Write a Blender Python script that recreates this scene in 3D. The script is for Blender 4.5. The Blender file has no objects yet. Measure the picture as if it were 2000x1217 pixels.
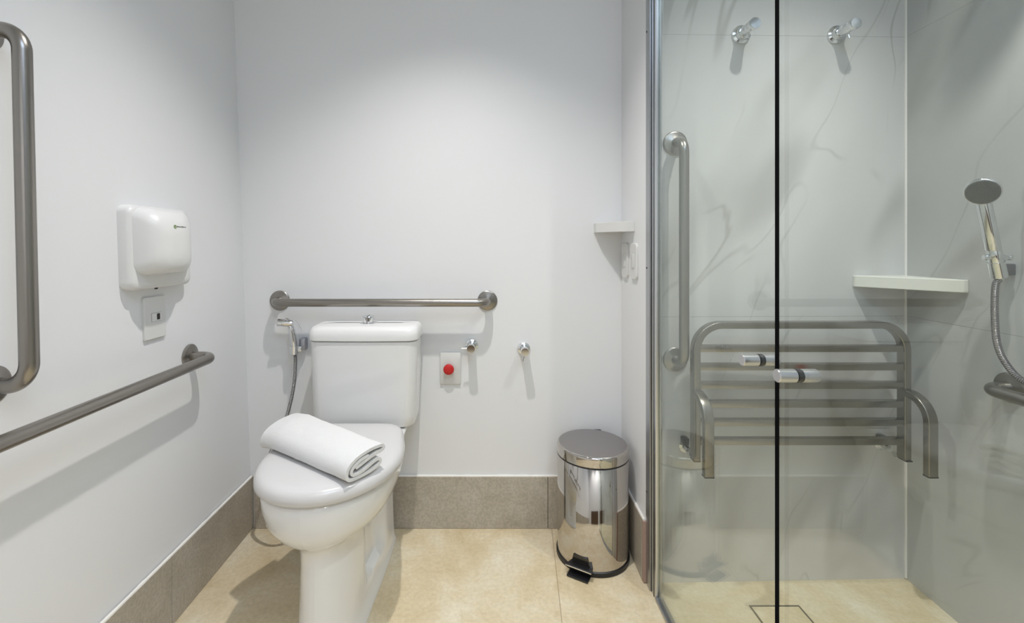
import bpy, bmesh, math, random
from mathutils import Vector, Matrix, noise
PI = math.pi
S = bpy.context.scene
C = S.collection
random.seed(4)

# ------------------------------------------------------------------ camera
CH = 1.089                                    # eye height
cam_d = bpy.data.cameras.new('camera'); cam = bpy.data.objects.new('camera', cam_d); C.objects.link(cam)
cam.location = (0, 0, CH); cam.rotation_euler = (PI/2, 0, 0)
cam_d.sensor_width = 36; cam_d.lens = 16.2; cam_d.shift_x = 0.025; cam_d.shift_y = -0.06425
cam_d.clip_start = 0.02
S.camera = cam

# ------------------------------------------------------------------ world, exposure, lamp strengths
w = bpy.data.worlds.new('world'); S.world = w; w.use_nodes = True
w.node_tree.nodes['Background'].inputs[0].default_value = (0.8, 0.88, 1, 1)
w.node_tree.nodes['Background'].inputs[1].default_value = 0.3
S.view_settings.view_transform = 'Standard'; S.view_settings.look = 'None'
S.view_settings.gamma = 1; S.view_settings.use_curve_mapping = False
S.view_settings.exposure = -1.0
WARM = (1.0, 0.965, 0.925); COOL = (0.60, 0.75, 1.0)
#            x      y     watts  colour  label
LAMPS = [(-0.14, 1.05, 22.5, WARM, 'round recessed ceiling downlight above the toilet'),
         (0.93, 0.86, 19.0, WARM, 'round recessed ceiling downlight inside the shower'),]
FILL_PANEL = dict(x=0.45, y=-0.15, s=0.9, watts=32.0, col=COOL)  # unseen ceiling panel added as soft cool fill
# unseen fill spots added on the ceiling behind the camera: x, y, watts
FILL_SPOTS = [(-0.20, -1.00, 12.0), (0.45, -1.00, 20.0)]
CEIL = 2.52

# ------------------------------------------------------------------ materials
def mat(name, col, rough=0.5, metal=0.0, spec=0.5, coat=0.0, bump=None, aniso=0.0):
    m = bpy.data.materials.new(name); m.use_nodes = True
    n = m.node_tree.nodes; l = m.node_tree.links; b = n['Principled BSDF']
    b.inputs['Base Color'].default_value = (*col, 1); b.inputs['Roughness'].default_value = rough
    b.inputs['Metallic'].default_value = metal; b.inputs['Specular IOR Level'].default_value = spec
    b.inputs['Coat Weight'].default_value = coat; b.inputs['Coat Roughness'].default_value = 0.05
    if bump:
        sc, st, dist = bump
        tc = n.new('ShaderNodeTexCoord'); nz = n.new('ShaderNodeTexNoise'); bp = n.new('ShaderNodeBump')
        nz.inputs['Scale'].default_value = sc; nz.inputs['Detail'].default_value = 4
        bp.inputs['Strength'].default_value = st; bp.inputs['Distance'].default_value = dist
        l.new(tc.outputs['Object'], nz.inputs['Vector']); l.new(nz.outputs['Fac'], bp.inputs['Height'])
        l.new(bp.outputs['Normal'], b.inputs['Normal'])
    return m

def N(m, t, **kw):
    nd = m.node_tree.nodes.new(t)
    for k, v in kw.items():
        if hasattr(nd, k): setattr(nd, k, v)
        else: nd.inputs[k].default_value = v
    return nd

def ramp(m, stops):
    r = m.node_tree.nodes.new('ShaderNodeValToRGB'); e = r.color_ramp.elements
    while len(e) < len(stops): e.new(0.5)
    for i, (p, c) in enumerate(stops):
        e[i].position = p; e[i].color = (*c, 1) if len(c) == 3 else c
    return r

def math_node(m, op, a, b=None):
    nd = m.node_tree.nodes.new('ShaderNodeMath'); nd.operation = op; l = m.node_tree.links
    for i, v in enumerate((a, b)):
        if v is None: continue
        if isinstance(v, (int, float)): nd.inputs[i].default_value = v
        else: l.new(v, nd.inputs[i])
    return nd.outputs[0]

def mixc(m, fac, a, b, blend='MIX'):
    nd = m.node_tree.nodes.new('ShaderNodeMix'); nd.data_type = 'RGBA'; nd.blend_type = blend; l = m.node_tree.links
    for i, v in ((0, fac), (6, a), (7, b)):
        if isinstance(v, (int, float)): nd.inputs[i].default_value = v
        elif isinstance(v, tuple): nd.inputs[i].default_value = (*v, 1)
        else: l.new(v, nd.inputs[i])
    return nd.outputs[2]

M = {}
M['paint'] = mat('white_wall_paint', (0.795, 0.80, 0.805), 0.55, bump=(160, 0.04, 0.002), spec=0.3)
M['ceiling'] = mat('ceiling_paint', (0.82, 0.83, 0.84), 0.8)
M['ceramic'] = mat('white_glazed_ceramic', (0.80, 0.80, 0.79), 0.12, coat=0.4)
M['lidplastic'] = mat('white_seat_plastic', (0.65, 0.64, 0.64), 0.22, coat=0.15)
M['plastic'] = mat('white_plastic', (0.75, 0.75, 0.74), 0.3)
M['plate'] = mat('wall_plate_plastic', (0.70, 0.70, 0.68), 0.35)
M['stone'] = mat('white_shelf_stone', (0.82, 0.82, 0.76), 0.35)
M['chrome'] = mat('chrome', (0.78, 0.79, 0.80), 0.07, 1.0)
M['satin'] = mat('satin_knob_metal', (0.62, 0.62, 0.635), 0.28, 1.0)
M['black'] = mat('black_rubber', (0.012, 0.012, 0.014), 0.4)
M['dark'] = mat('dark_slot', (0.03, 0.025, 0.02), 0.6)
M['red'] = mat('red_plastic', (0.55, 0.012, 0.012), 0.35)
M['caulk'] = mat('white_caulk', (0.85, 0.83, 0.79), 0.6)
M['towel'] = mat('white_terry_cloth', (0.74, 0.74, 0.735), 0.95, bump=(420, 0.45, 0.002), spec=0.1)
M['logo_green'] = mat('green_logo_ink', (0.18, 0.27, 0.10), 0.5)
M['logo_dark'] = mat('dark_logo_ink', (0.08, 0.10, 0.07), 0.5)
M['nozzle'] = mat('grey_nozzle_rubber', (0.16, 0.165, 0.16), 0.5, 0.3)
M['door'] = mat('dark_wood_door', (0.10, 0.055, 0.03), 0.4)
M['polished'] = mat('polished_steel', (0.56, 0.53, 0.50), 0.05, 1.0)
M['lidsteel'] = mat('brushed_lid_steel', (0.40, 0.38, 0.375), 0.33, 1.0)

def brushed(name, col, rough, aniso):
    m = mat(name, col, rough, 1.0); b = m.node_tree.nodes['Principled BSDF']
    b.inputs['Anisotropic'].default_value = aniso
    return m
M['steel'] = brushed('brushed_bar_steel', (0.315, 0.295, 0.27), 0.29, 0.0)
M['seatsteel'] = brushed('seat_steel', (0.30, 0.28, 0.245), 0.27, 0.0)
M['alu'] = brushed('aluminium_profile', (0.46, 0.47, 0.48), 0.32, 0.0)

# ribbed metal hose: fine rings along the hose come from its own UV
def hose_mat(name, col, rough, freq):
    m = mat(name, col, rough, 1.0); l = m.node_tree.links; b = m.node_tree.nodes['Principled BSDF']
    uv = N(m, 'ShaderNodeUVMap'); sx = N(m, 'ShaderNodeSeparateXYZ'); l.new(uv.outputs[0], sx.inputs[0])
    s = math_node(m, 'SINE', math_node(m, 'MULTIPLY', sx.outputs[0], freq))
    bp = N(m, 'ShaderNodeBump'); bp.inputs['Strength'].default_value = 0.9; bp.inputs['Distance'].default_value = 0.0012
    l.new(s, bp.inputs['Height']); l.new(bp.outputs[0], b.inputs['Normal'])
    cf = math_node(m, 'MULTIPLY_ADD', s, 0.5); m.node_tree.nodes[-1].inputs[2].default_value = 0.5
    l.new(mixc(m, cf, tuple(c*0.35 for c in col), col), b.inputs['Base Color'])
    return m
M['hose'] = hose_mat('ribbed_chrome_hose', (0.62, 0.60, 0.62), 0.2, 2*PI/0.0042)
M['bhose'] = hose_mat('braided_grey_hose', (0.62, 0.63, 0.64), 0.35, 2*PI/0.0030)

# architectural glass: see-through with a mirror coat that grows towards grazing angles
def glass_mat():
    m = bpy.data.materials.new('clear_shower_glass'); m.use_nodes = True
    n = m.node_tree.nodes; l = m.node_tree.links; n.clear()
    out = n.new('ShaderNodeOutputMaterial'); tr = n.new('ShaderNodeBsdfTransparent'); gl = n.new('ShaderNodeBsdfGlossy')
    tr.inputs[0].default_value = (0.915, 0.935, 0.915, 1); gl.inputs['Roughness'].default_value = 0.0
    gl.inputs[0].default_value = (0.95, 1, 0.97, 1)
    g = n.new('ShaderNodeNewGeometry'); dp = n.new('ShaderNodeVectorMath'); dp.operation = 'DOT_PRODUCT'
    l.new(g.outputs['Incoming'], dp.inputs[0]); l.new(g.outputs['Normal'], dp.inputs[1])
    c = math_node(m, 'ABSOLUTE', dp.outputs['Value'])
    k = math_node(m, 'POWER', math_node(m, 'SUBTRACT', 1.0, c), 5.0)
    f = math_node(m, 'MULTIPLY', k, 0.955); f = math_node(m, 'ADD', f, 0.045)
    mx = n.new('ShaderNodeMixShader'); l.new(f, mx.inputs[0]); l.new(tr.outputs[0], mx.inputs[1]); l.new(gl.outputs[0], mx.inputs[2])
    l.new(mx.outputs[0], out.inputs[0]); return m
M['glass'] = glass_mat()

# cream porcelain floor
def floor_mat():
    m = mat('cream_porcelain_floor', (0.6, 0.5, 0.35), 0.45, spec=0.35); l = m.node_tree.links; b = m.node_tree.nodes['Principled BSDF']
    tc = N(m, 'ShaderNodeTexCoord'); o = tc.outputs['Object']
    a = N(m, 'ShaderNodeTexNoise', Scale=5.0, Detail=8.0, Roughness=0.68, Distortion=0.5); l.new(o, a.inputs['Vector'])
    f = N(m, 'ShaderNodeTexNoise', Scale=75.0, Detail=5.0, Roughness=0.7); l.new(o, f.inputs['Vector'])
    r1 = ramp(m, [(0.30, (0.60, 0.485, 0.30)), (0.50, (0.69, 0.59, 0.41)), (0.70, (0.78, 0.72, 0.58))]); l.new(a.outputs['Fac'], r1.inputs[0])
    r2 = ramp(m, [(0.36, (0.90, 0.895, 0.88)), (0.62, (1.03, 1.03, 1.03))]); l.new(f.outputs['Fac'], r2.inputs[0])
    col = mixc(m, 1.0, r1.outputs[0], r2.outputs[0], 'MULTIPLY')
    sx = N(m, 'ShaderNodeSeparateXYZ'); l.new(o, sx.inputs[0])
    xs = math_node(m, 'SUBTRACT', sx.outputs[0], math_node(m, 'MULTIPLY', math_node(m, 'SUBTRACT', sx.outputs[1], 1.782), 0.075))
    u = math_node(m, 'DIVIDE', math_node(m, 'SUBTRACT', xs, 0.252), 1.2)
    v = math_node(m, 'DIVIDE', math_node(m, 'SUBTRACT', sx.outputs[1], 0.98), 0.8)
    du = math_node(m, 'MULTIPLY', math_node(m, 'ABSOLUTE', math_node(m, 'SUBTRACT', u, math_node(m, 'ROUND', u))), 1.2)
    dv = math_node(m, 'MULTIPLY', math_node(m, 'ABSOLUTE', math_node(m, 'SUBTRACT', v, math_node(m, 'ROUND', v))), 0.8)
    dd = math_node(m, 'MINIMUM', du, dv)
    st = N(m, 'ShaderNodeTexNoise', Scale=9.0, Detail=3.0); l.new(o, st.inputs['Vector'])
    sr = ramp(m, [(0.50, (0, 0, 0)), (0.66, (1, 1, 1))]); l.new(st.outputs['Fac'], sr.inputs[0])
    nr = N(m, 'ShaderNodeMapRange'); nr.inputs[1].default_value = 0.022; nr.inputs[2].default_value = 0.001; l.new(dd, nr.inputs[0])
    stain = math_node(m, 'MULTIPLY', math_node(m, 'MULTIPLY', nr.outputs[0], sr.outputs[0]), 0.5)
    col = mixc(m, stain, col, (0.42, 0.26, 0.12))
    g = math_node(m, 'LESS_THAN', dd, 0.0013)
    col = mixc(m, math_node(m, 'MULTIPLY', g, 0.75), col, (0.33, 0.26, 0.17))
    l.new(col, b.inputs['Base Color'])
    bp = N(m, 'ShaderNodeBump'); bp.inputs['Strength'].default_value = 0.12; bp.inputs['Distance'].default_value = 0.001
    l.new(f.outputs['Fac'], bp.inputs['Height']); l.new(bp.outputs[0], b.inputs['Normal'])
    return m
M['floor'] = floor_mat()

def skirting_mat():
    m = mat('taupe_skirting_tile', (0.3, 0.27, 0.22), 0.45, spec=0.35); l = m.node_tree.links; b = m.node_tree.nodes['Principled BSDF']
    tc = N(m, 'ShaderNodeTexCoord'); o = tc.outputs['Object']
    a = N(m, 'ShaderNodeTexNoise', Scale=7.0, Detail=6.0, Roughness=0.62, Distortion=0.5); l.new(o, a.inputs['Vector'])
    f = N(m, 'ShaderNodeTexNoise', Scale=120.0, Detail=3.0); l.new(o, f.inputs['Vector'])
    r1 = ramp(m, [(0.3, (0.40, 0.355, 0.285)), (0.55, (0.47, 0.425, 0.355)), (0.75, (0.53, 0.49, 0.43))]); l.new(a.outputs['Fac'], r1.inputs[0])
    r2 = ramp(m, [(0.4, (0.88, 0.88, 0.88)), (0.6, (1.04, 1.04, 1.04))]); l.new(f.outputs['Fac'], r2.inputs[0])
    l.new(mixc(m, 1.0, r1.outputs[0], r2.outputs[0], 'MULTIPLY'), b.inputs['Base Color'])
    return m
M['skirting'] = skirting_mat()
M['grout'] = mat('dark_grout', (0.20, 0.17, 0.14), 0.8)

# pale marble tile with grey veins; axis = the coordinate that runs along the wall
def marble_mat(name, axis, rot, seed, base, jz=(0.859, 1.772)):
    m = mat(name, (0.6, 0.6, 0.6), 0.16, spec=0.45); l = m.node_tree.links; b = m.node_tree.nodes['Principled BSDF']
    tc = N(m, 'ShaderNodeTexCoord'); o = tc.outputs['Object']
    sx = N(m, 'ShaderNodeSeparateXYZ'); l.new(o, sx.inputs[0])
    cb = N(m, 'ShaderNodeCombineXYZ'); l.new(sx.outputs[axis], cb.inputs[0]); l.new(sx.outputs[2], cb.inputs[1]); cb.inputs[2].default_value = seed
    mp0 = N(m, 'ShaderNodeMapping'); mp0.inputs['Rotation'].default_value = (0, 0, rot); l.new(cb.outputs[0], mp0.inputs[0])
    mp = N(m, 'ShaderNodeMapping'); mp.inputs['Scale'].default_value = (1.0, 0.30, 1.0); l.new(mp0.outputs[0], mp.inputs[0])
    def vein(scale, dist, width, soft, zoff, lo, hi):
        mp2 = N(m, 'ShaderNodeMapping'); mp2.inputs['Location'].default_value = (zoff, zoff*0.7, zoff); l.new(mp.outputs[0], mp2.inputs[0])
        nz = N(m, 'ShaderNodeTexNoise', Scale=scale, Detail=2.5, Roughness=0.45, Distortion=dist); l.new(mp2.outputs[0], nz.inputs['Vector'])
        d = math_node(m, 'ABSOLUTE', math_node(m, 'SUBTRACT', nz.outputs['Fac'], 0.5))
        mr = N(m, 'ShaderNodeMapRange'); mr.interpolation_type = 'SMOOTHSTEP'
        mr.inputs[1].default_value = soft; mr.inputs[2].default_value = width; l.new(d, mr.inputs[0])
        ms = N(m, 'ShaderNodeTexNoise', Scale=scale*1.5, Detail=2.0); l.new(mp2.outputs[0], ms.inputs['Vector'])
        rr = ramp(m, [(lo, (0, 0, 0)), (hi, (1, 1, 1))]); l.new(ms.outputs['Fac'], rr.inputs[0])
        return math_node(m, 'MULTIPLY', mr.outputs[0], rr.outputs[0])
    cl = N(m, 'ShaderNodeTexNoise', Scale=2.0, Detail=3.0, Roughness=0.5, Distortion=0.4); l.new(mp.outputs[0], cl.inputs['Vector'])
    rc = ramp(m, [(0.36, tuple(c*0.90 for c in base)), (0.60, base)]); l.new(cl.outputs['Fac'], rc.inputs[0])
    col = rc.outputs[0]
    col = mixc(m, math_node(m, 'MULTIPLY', vein(2.2, 0.35, 0.0, 0.060, 3.1, 0.42, 0.58), 0.42), col, (0.30, 0.29, 0.27))
    col = mixc(m, math_node(m, 'MULTIPLY', vein(3.0, 0.5, 0.0, 0.011, 8.4, 0.50, 0.64), 0.42), col, (0.28, 0.26, 0.24))
    col = mixc(m, math_node(m, 'MULTIPLY', vein(4.6, 0.6, 0.0, 0.016, 1.4, 0.54, 0.66), 0.30), col, (0.30, 0.29, 0.27))
    ja = [math_node(m, 'ABSOLUTE', math_node(m, 'SUBTRACT', sx.outputs[2], z)) for z in jz]
    j = math_node(m, 'LESS_THAN', math_node(m, 'MINIMUM', ja[0], ja[1]), 0.0008)
    col = mixc(m, math_node(m, 'MULTIPLY', j, 0.55), col, (0.25, 0.25, 0.24))
    l.new(col, b.inputs['Base Color'])
    return m
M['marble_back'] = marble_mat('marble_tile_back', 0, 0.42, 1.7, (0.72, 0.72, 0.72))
M['marble_side_shaded'] = marble_mat('marble_tile_side_shaded', 1, -0.69, 5.2, (0.55, 0.555, 0.55))  # same tile as the back; darker base stands in for dimmer light

# ------------------------------------------------------------------ mesh helpers
def V(*a): return Vector(a)
def W(px, py, d): return V((px-950)*d/900, d, CH-(py-480)*d/900)     # a sight line at a known distance

def frame_of(axis):
    a = Vector(axis).normalized(); up = V(0, 0, 1) if abs(a.z) < 0.9 else V(0, 1, 0)
    u = up.cross(a).normalized(); v = a.cross(u).normalized(); return a, u, v

def lathe(bm, prof, org, axis, seg=40, ru=1.0, rv=1.0):
    a, u, v = frame_of(axis); org = Vector(org); rings = []
    for r, h in prof:
        if r < 1e-6: rings.append([bm.verts.new(org+a*h)])
        else: rings.append([bm.verts.new(org+a*h+u*(r*ru*math.cos(2*PI*i/seg))+v*(r*rv*math.sin(2*PI*i/seg))) for i in range(seg)])
    for A, B in zip(rings, rings[1:]):
        for i in range(seg):
            j = (i+1) % seg
            if len(A) == 1 and len(B) == 1: continue
            if len(A) == 1: f = (A[0], B[j], B[i])
            elif len(B) == 1: f = (A[i], A[j], B[0])
            else: f = (A[i], A[j], B[j], B[i])
            try: bm.faces.new(f)
            except ValueError: pass
    for R, flip in ((rings[0], True), (rings[-1], False)):
        if len(R) > 1: bm.faces.new(list(reversed(R)) if flip else R)

def fillet(pts, rad, n=8):
    pts = [Vector(p) for p in pts]; out = [pts[0]]
    if isinstance(rad, (int, float)): rad = [rad]*(len(pts)-2)
    for i in range(1, len(pts)-1):
        p = pts[i]; a = (pts[i-1]-p); b = (pts[i+1]-p); r = rad[i-1]
        ang = a.angle(b); t = min(r/math.tan(ang/2), a.length*0.98, b.length*0.98); r = t*math.tan(ang/2)
        a.normalize(); b.normalize(); c = p+(a+b).normalized()*(r/math.sin(ang/2))
        s = p+a*t-c; e = p+b*t-c; th = s.angle(e); 
        for k in range(n+1):
            q = k/n; out.append(c+(s*math.sin((1-q)*th)+e*math.sin(q*th))/math.sin(th))
    out.append(pts[-1]); return out

def smooth(pts, sub=8):
    pts = [Vector(p) for p in pts]; P = [2*pts[0]-pts[1]]+pts+[2*pts[-1]-pts[-2]]; out = []
    for i in range(1, len(P)-2):
        for k in range(sub):
            t = k/sub; a, b, c, d = P[i-1:i+3]
            out.append(0.5*((2*b)+(c-a)*t+(2*a-5*b+4*c-d)*t*t+(3*b-a-3*c+d)*t**3))
    out.append(pts[-1]); return out

def circle_sec(r, n=20): return [(r*math.cos(2*PI*i/n), r*math.sin(2*PI*i/n)) for i in range(n)]
def rrect_sec(w, h, r, n=4):
    out = []
    for cx, cy, a0 in ((w/2-r, h/2-r, 0), (-w/2+r, h/2-r, PI/2), (-w/2+r, -h/2+r, PI), (w/2-r, -h/2+r, 1.5*PI)):
        for k in range(n+1):
            a = a0+k*PI/2/n; out.append((cx+r*math.cos(a), cy+r*math.sin(a)))
    return out

def sweep(bm, path, sec, up=None, cap=True, scale=None):
    """sec points are (side, up) offsets; up = fixed up hint, else parallel transport"""
    n = len(path); tang = []
    for i in range(n):
        t = path[min(i+1, n-1)]-path[max(i-1, 0)]; tang.append(t.normalized())
    uvl = bm.loops.layers.uv.verify()
    if up is None:
        _, u, _ = frame_of(tang[0])
    rings = []; L = [0]
    for i in range(n):
        t = tang[i]
        if up is not None:
            v = (Vector(up)-t*t.dot(Vector(up))).normalized(); u = t.cross(v).normalized()
        else:
            u = (u-t*u.dot(t)).normalized(); v = t.cross(u).normalized()
        k = scale[i] if scale else 1.0
        rings.append([bm.verts.new(path[i]+u*(a*k)+v*(b*k)) for a, b in sec])
        if i: L.append(L[-1]+(path[i]-path[i-1]).length)
    m = len(sec)
    for i in range(n-1):
        for j in range(m):
            k = (j+1) % m
            f = bm.faces.new((rings[i][j], rings[i][k], rings[i+1][k], rings[i+1][j]))
            for lp, uu in zip(f.loops, (L[i], L[i], L[i+1], L[i+1])): lp[uvl].uv = (uu, j/m)
    if cap: bm.faces.new(list(reversed(rings[0]))); bm.faces.new(rings[-1])

def loft(bm, rings, cap=True):
    R = [[bm.verts.new(p) for p in r] for r in rings]; m = len(R[0])
    for A, B in zip(R, R[1:]):
        for j in range(m):
            k = (j+1) % m; bm.faces.new((A[j], A[k], B[k], B[j]))
    if cap: bm.faces.new(list(reversed(R[0]))); bm.faces.new(R[-1])

def box(bm, a, b, bev=0.0, seg=2):
    a = Vector(a); b = Vector(b); lo = V(*[min(p, q) for p, q in zip(a, b)]); hi = V(*[max(p, q) for p, q in zip(a, b)])
    t = bmesh.new(); bmesh.ops.create_cube(t, size=1.0)
    for v in t.verts: v.co = V(*[(lo[i]+hi[i])/2+v.co[i]*(hi[i]-lo[i]) for i in range(3)])
    if bev > 0: bmesh.ops.bevel(t, geom=list(t.edges), offset=bev, segments=seg, profile=0.5, affect='EDGES')
    merge(bm, t)

def prism(bm, poly, vec, bev=0.0, seg=2):
    t = bmesh.new(); vs = [t.verts.new(Vector(p)) for p in poly]; f = t.faces.new(vs)
    r = bmesh.ops.extrude_face_region(t, geom=[f]); 
    for v in [g for g in r['geom'] if isinstance(g, bmesh.types.BMVert)]: v.co += Vector(vec)
    bmesh.ops.recalc_face_normals(t, faces=t.faces)
    if bev > 0: bmesh.ops.bevel(t, geom=list(t.edges), offset=bev, segments=seg, profile=0.5, affect='EDGES')
    merge(bm, t)

def merge(bm, t):
    me = bpy.data.meshes.new('tmp'); t.to_mesh(me); t.free(); bm.from_mesh(me); bpy.data.meshes.remove(me)

def B(): return bmesh.new()

def obj(name, bm, m, parent=None, loc=None, flat=False, ang=35):
    """geometry is given in world space; loc or the parent's place becomes its origin"""
    org = Vector(parent['org']) if parent is not None else (Vector(loc) if loc is not None else V(0, 0, 0))
    bmesh.ops.recalc_face_normals(bm, faces=bm.faces)
    bmesh.ops.translate(bm, verts=bm.verts, vec=-org)
    me = bpy.data.meshes.new(name)
    for f in bm.faces: f.smooth = not flat
    bm.to_mesh(me); bm.free()
    if not flat: me.set_sharp_from_angle(angle=math.radians(ang))
    me.materials.append(m if not isinstance(m, str) else M[m])
    o = bpy.data.objects.new(name, me); C.objects.link(o)
    if parent is not None: 
        o.parent = parent
        o['org'] = list(parent['org'])
    else: o.location = org; o['org'] = list(org)
    return o

def thing(name, label, cat, loc, group=None):
    o = bpy.data.objects.new(name, None); C.objects.link(o); o.location = loc; o['org'] = list(loc)
    o.empty_display_size = 0.05; o['label'] = label; o['category'] = cat
    if group: o['group'] = group
    return o
def tag(o, label, cat, group=None):
    o['label'] = label; o['category'] = cat
    if group: o['group'] = group
    return o
def struct(name, bm, m, flat=True, loc=None):
    o = obj(name, bm, m, flat=flat, loc=loc); o['kind'] = 'structure'; return o

# ------------------------------------------------------------------ the room
D = 1.782                                       # main back wall
YF = -1.35                                      # wall behind the camera
def xl(z): return -0.905-0.035*z                # left wall leans very slightly outwards
RW0 = V(0.523, D); RW1 = V(0.516, 1.487)        # short return wall right of the toilet
SB0 = V(0.516, 1.487); SB1 = V(1.372, 1.508)    # shower back wall
def sb(x): return SB0.y+(x-SB0.x)*(SB1.y-SB0.y)/(SB1.x-SB0.x)
def sr(y): return 1.372-0.055*(1.508-y)         # shower side wall
TH = 0.1

b = B(); box(b, (-1.3, YF-0.2, -0.1), (1.7, 2.1, 0)); struct('floor', b, 'floor')
b = B(); box(b, (-1.3, YF-0.2, CEIL), (1.7, 2.1, CEIL+0.1)); struct('ceiling', b, 'ceiling')
b = B(); prism(b, [(xl(0), YF, 0), (xl(CEIL), YF, CEIL), (-1.15, YF, CEIL), (-1.15, YF, 0)], (0, D-YF+TH, 0)); struct('wall_left', b, 'paint')
b = B(); box(b, (-1.15, D, 0), (0.523, D+TH, CEIL)); struct('wall_back', b, 'paint')
b = B(); prism(b, [(RW0.x, D+TH, 0), (RW0.x, D, 0), (RW1.x, RW1.y+0.004, 0), (0.62, RW1.y+0.006, 0), (0.62, D+TH, 0)], (0, 0, CEIL)); struct('wall_right', b, 'paint')
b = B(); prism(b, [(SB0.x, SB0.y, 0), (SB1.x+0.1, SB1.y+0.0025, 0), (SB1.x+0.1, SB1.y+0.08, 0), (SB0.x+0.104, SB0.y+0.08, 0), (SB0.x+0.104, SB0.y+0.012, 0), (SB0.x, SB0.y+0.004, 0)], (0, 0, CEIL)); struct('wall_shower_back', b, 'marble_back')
b = B(); prism(b, [(sr(1.62), 1.62, 0), (sr(YF), YF, 0), (1.6, YF, 0), (1.6, 1.62, 0)], (0, 0, CEIL)); struct('wall_shower_right', b, 'marble_side_shaded')
b = B(); box(b, (-1.3, YF-0.1, 0), (1.7, YF, CEIL)); struct('wall_front', b, 'paint')
b = B(); box(b, (-0.50, YF, 0.0), (0.55, YF+0.02, 0.50), 0.003); struct('added_dark_panel', b, 'door')  # unseen dark panel added for the chrome valves to reflect
b = B(); box(b, (0.86, YF, 0.005), (1.18, YF+0.035, 2.1), 0.004); d1 = struct('door_1', b, 'door')
b = B(); lathe(b, [(0.02, 0), (0.02, 0.006), (0.008, 0.008), (0.008, 0.04)], (0.90, YF+0.035, 1.0), (0, 1, 0), 20); sweep(b, [V(0.90, YF+0.075, 1.0), V(1.00, YF+0.075, 1.0)], circle_sec(0.008, 12)); obj('door_handle', b, 'chrome', d1)

# skirting tiles, 20 cm high, with a joint line
BH = 0.200; BT = 0.010
def skirting(name, a, c, nrm, joints):
    """a, c: ends on the floor along the wall face; boxes split at the joints"""
    a = Vector(a); c = Vector(c); L = (c-a).length; u = (c-a).normalized(); nrm = Vector(nrm).normalized()
    cuts = [0]+sorted(joints)+[L]; b = B()
    for s, e in zip(cuts, cuts[1:]):
        s2 = s+(0.0012 if s > 0 else 0); e2 = e-(0.0012 if e < L else 0)
        p = [a+u*s2, a+u*e2, a+u*e2+nrm*BT, a+u*s2+nrm*BT]
        prism(b, p, (0, 0, BH), 0.0012, 1)
    o = struct(name, b, 'skirting')
    g = B(); prism(g, [a+u*0.001, c-u*0.001, c-u*0.001+nrm*(BT-0.003), a+u*0.001+nrm*(BT-0.003)], (0, 0, BH-0.002))
    obj('joint_grout', g, 'grout', o, flat=True)
    return o
xb = xl(0.1)
skirting('baseboard_back', (xb+0.006+BT, D, 0), (RW0.x-BT-0.001, D, 0), (0, -1, 0), [0.237-xb-0.016])
skirting('baseboard_left', (xb-0.001, D, 0), (xb-0.001, YF, 0), (1, 0, 0), [D-1.32, D-0.42])
rwd = (RW1-RW0).normalized(); rn = V(-1, 0, 0)+V(0, 0, 0)
skirting('baseboard_right', (RW0.x, D-0.001, 0), (RW1.x, RW1.y+0.012, 0), (-1, 0.02, 0), [])
b = B(); box(b, (RW1.x-BT, RW1.y-0.002, 0.002), (RW1.x-0.0005, RW1.y+0.010, BH-0.001), 0.001, 1)
struct('trim_1', b, mat('raw_tile_edge', (0.36, 0.25, 0.20), 0.8, bump=(90, 0.4, 0.002)))
def bead(name, pts, r):
    b = B()
    path = []
    for p, q in zip(pts, pts[1:]):
        p = Vector(p); q = Vector(q); n = max(2, int((q-p).length/0.02))
        for k in range(n): path.append(p.lerp(q, k/n))
    path.append(Vector(pts[-1]))
    sc = [1+0.55*noise.noise(V(p.x*31, p.y*31, 7)) for p in path]
    sweep(b, path, circle_sec(r, 8), scale=sc); return struct(name, b, 'caulk', flat=False)
bead('trim_2', [(xb+0.012, D-BT*0.45, BH+0.001), (RW0.x-0.01, D-BT*0.45, BH+0.001)], 0.0045)
bead('trim_3', [(xb+BT*0.45, YF+0.1, BH+0.001), (xb+BT*0.45, D-0.01, BH+0.001)], 0.0045)
bead('trim_4', [(RW0.x-BT*0.45, D-0.015, BH+0.001), (RW1.x-BT*0.45, RW1.y+0.004, BH+0.001)], 0.0045)
b = B(); sweep(b, [V(1.3715, 1.5065, 0.003), V(1.3715, 1.5065, CEIL-0.003)], circle_sec(0.0042, 8)); struct('trim_5', b, 'caulk', flat=False)

# ------------------------------------------------------------------ grab bars
BR = 0.0150
def grab_bar(label, A, Bp, n, off, group=None, fr=0.0385, bend=0.042, r=BR, n2=None):
    A = Vector(A); Bp = Vector(Bp); n = Vector(n).normalized(); n2 = Vector(n2).normalized() if n2 else n
    t = thing('grab_bar', label, 'grab bar', (A+Bp)/2, group)
    b = B(); sweep(b, fillet([A+n*0.003, A+n*off, Bp+n2*off, Bp+n2*0.003], bend, 12), circle_sec(r, 24)); obj('rail', b, 'steel', t, ang=60)
    for P, nn in ((A, n), (Bp, n2)):
        b = B(); lathe(b, [(fr, 0), (fr, 0.0035), (fr-0.002, 0.0055), (fr-0.006, 0.0066), (r+0.004, 0.0085), (r+0.0005, 0.0105), (r-0.002, 0.0105)], P, nn, 48)
        obj('flange', b, 'steel', t)
    return t
grab_bar('horizontal brushed steel grab bar on the white wall behind the toilet tank', (-0.798, D, 0.877), (0.004, D, 0.877), (0, -1, 0), 0.070)
grab_bar('long horizontal steel grab bar on the left wall, below the hand dryer', (xl(0.742), 1.445, 0.742), (xl(0.742), 0.55, 0.742), (1, 0, 0.0), 0.080)
grab_bar('vertical steel grab bar on the left wall at the picture edge', (xl(0.825)-0.002, 0.869, 0.825), (xl(1.50)-0.002, 0.877, 1.50), (1, 0, 0), 0.075, fr=0.037)
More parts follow.
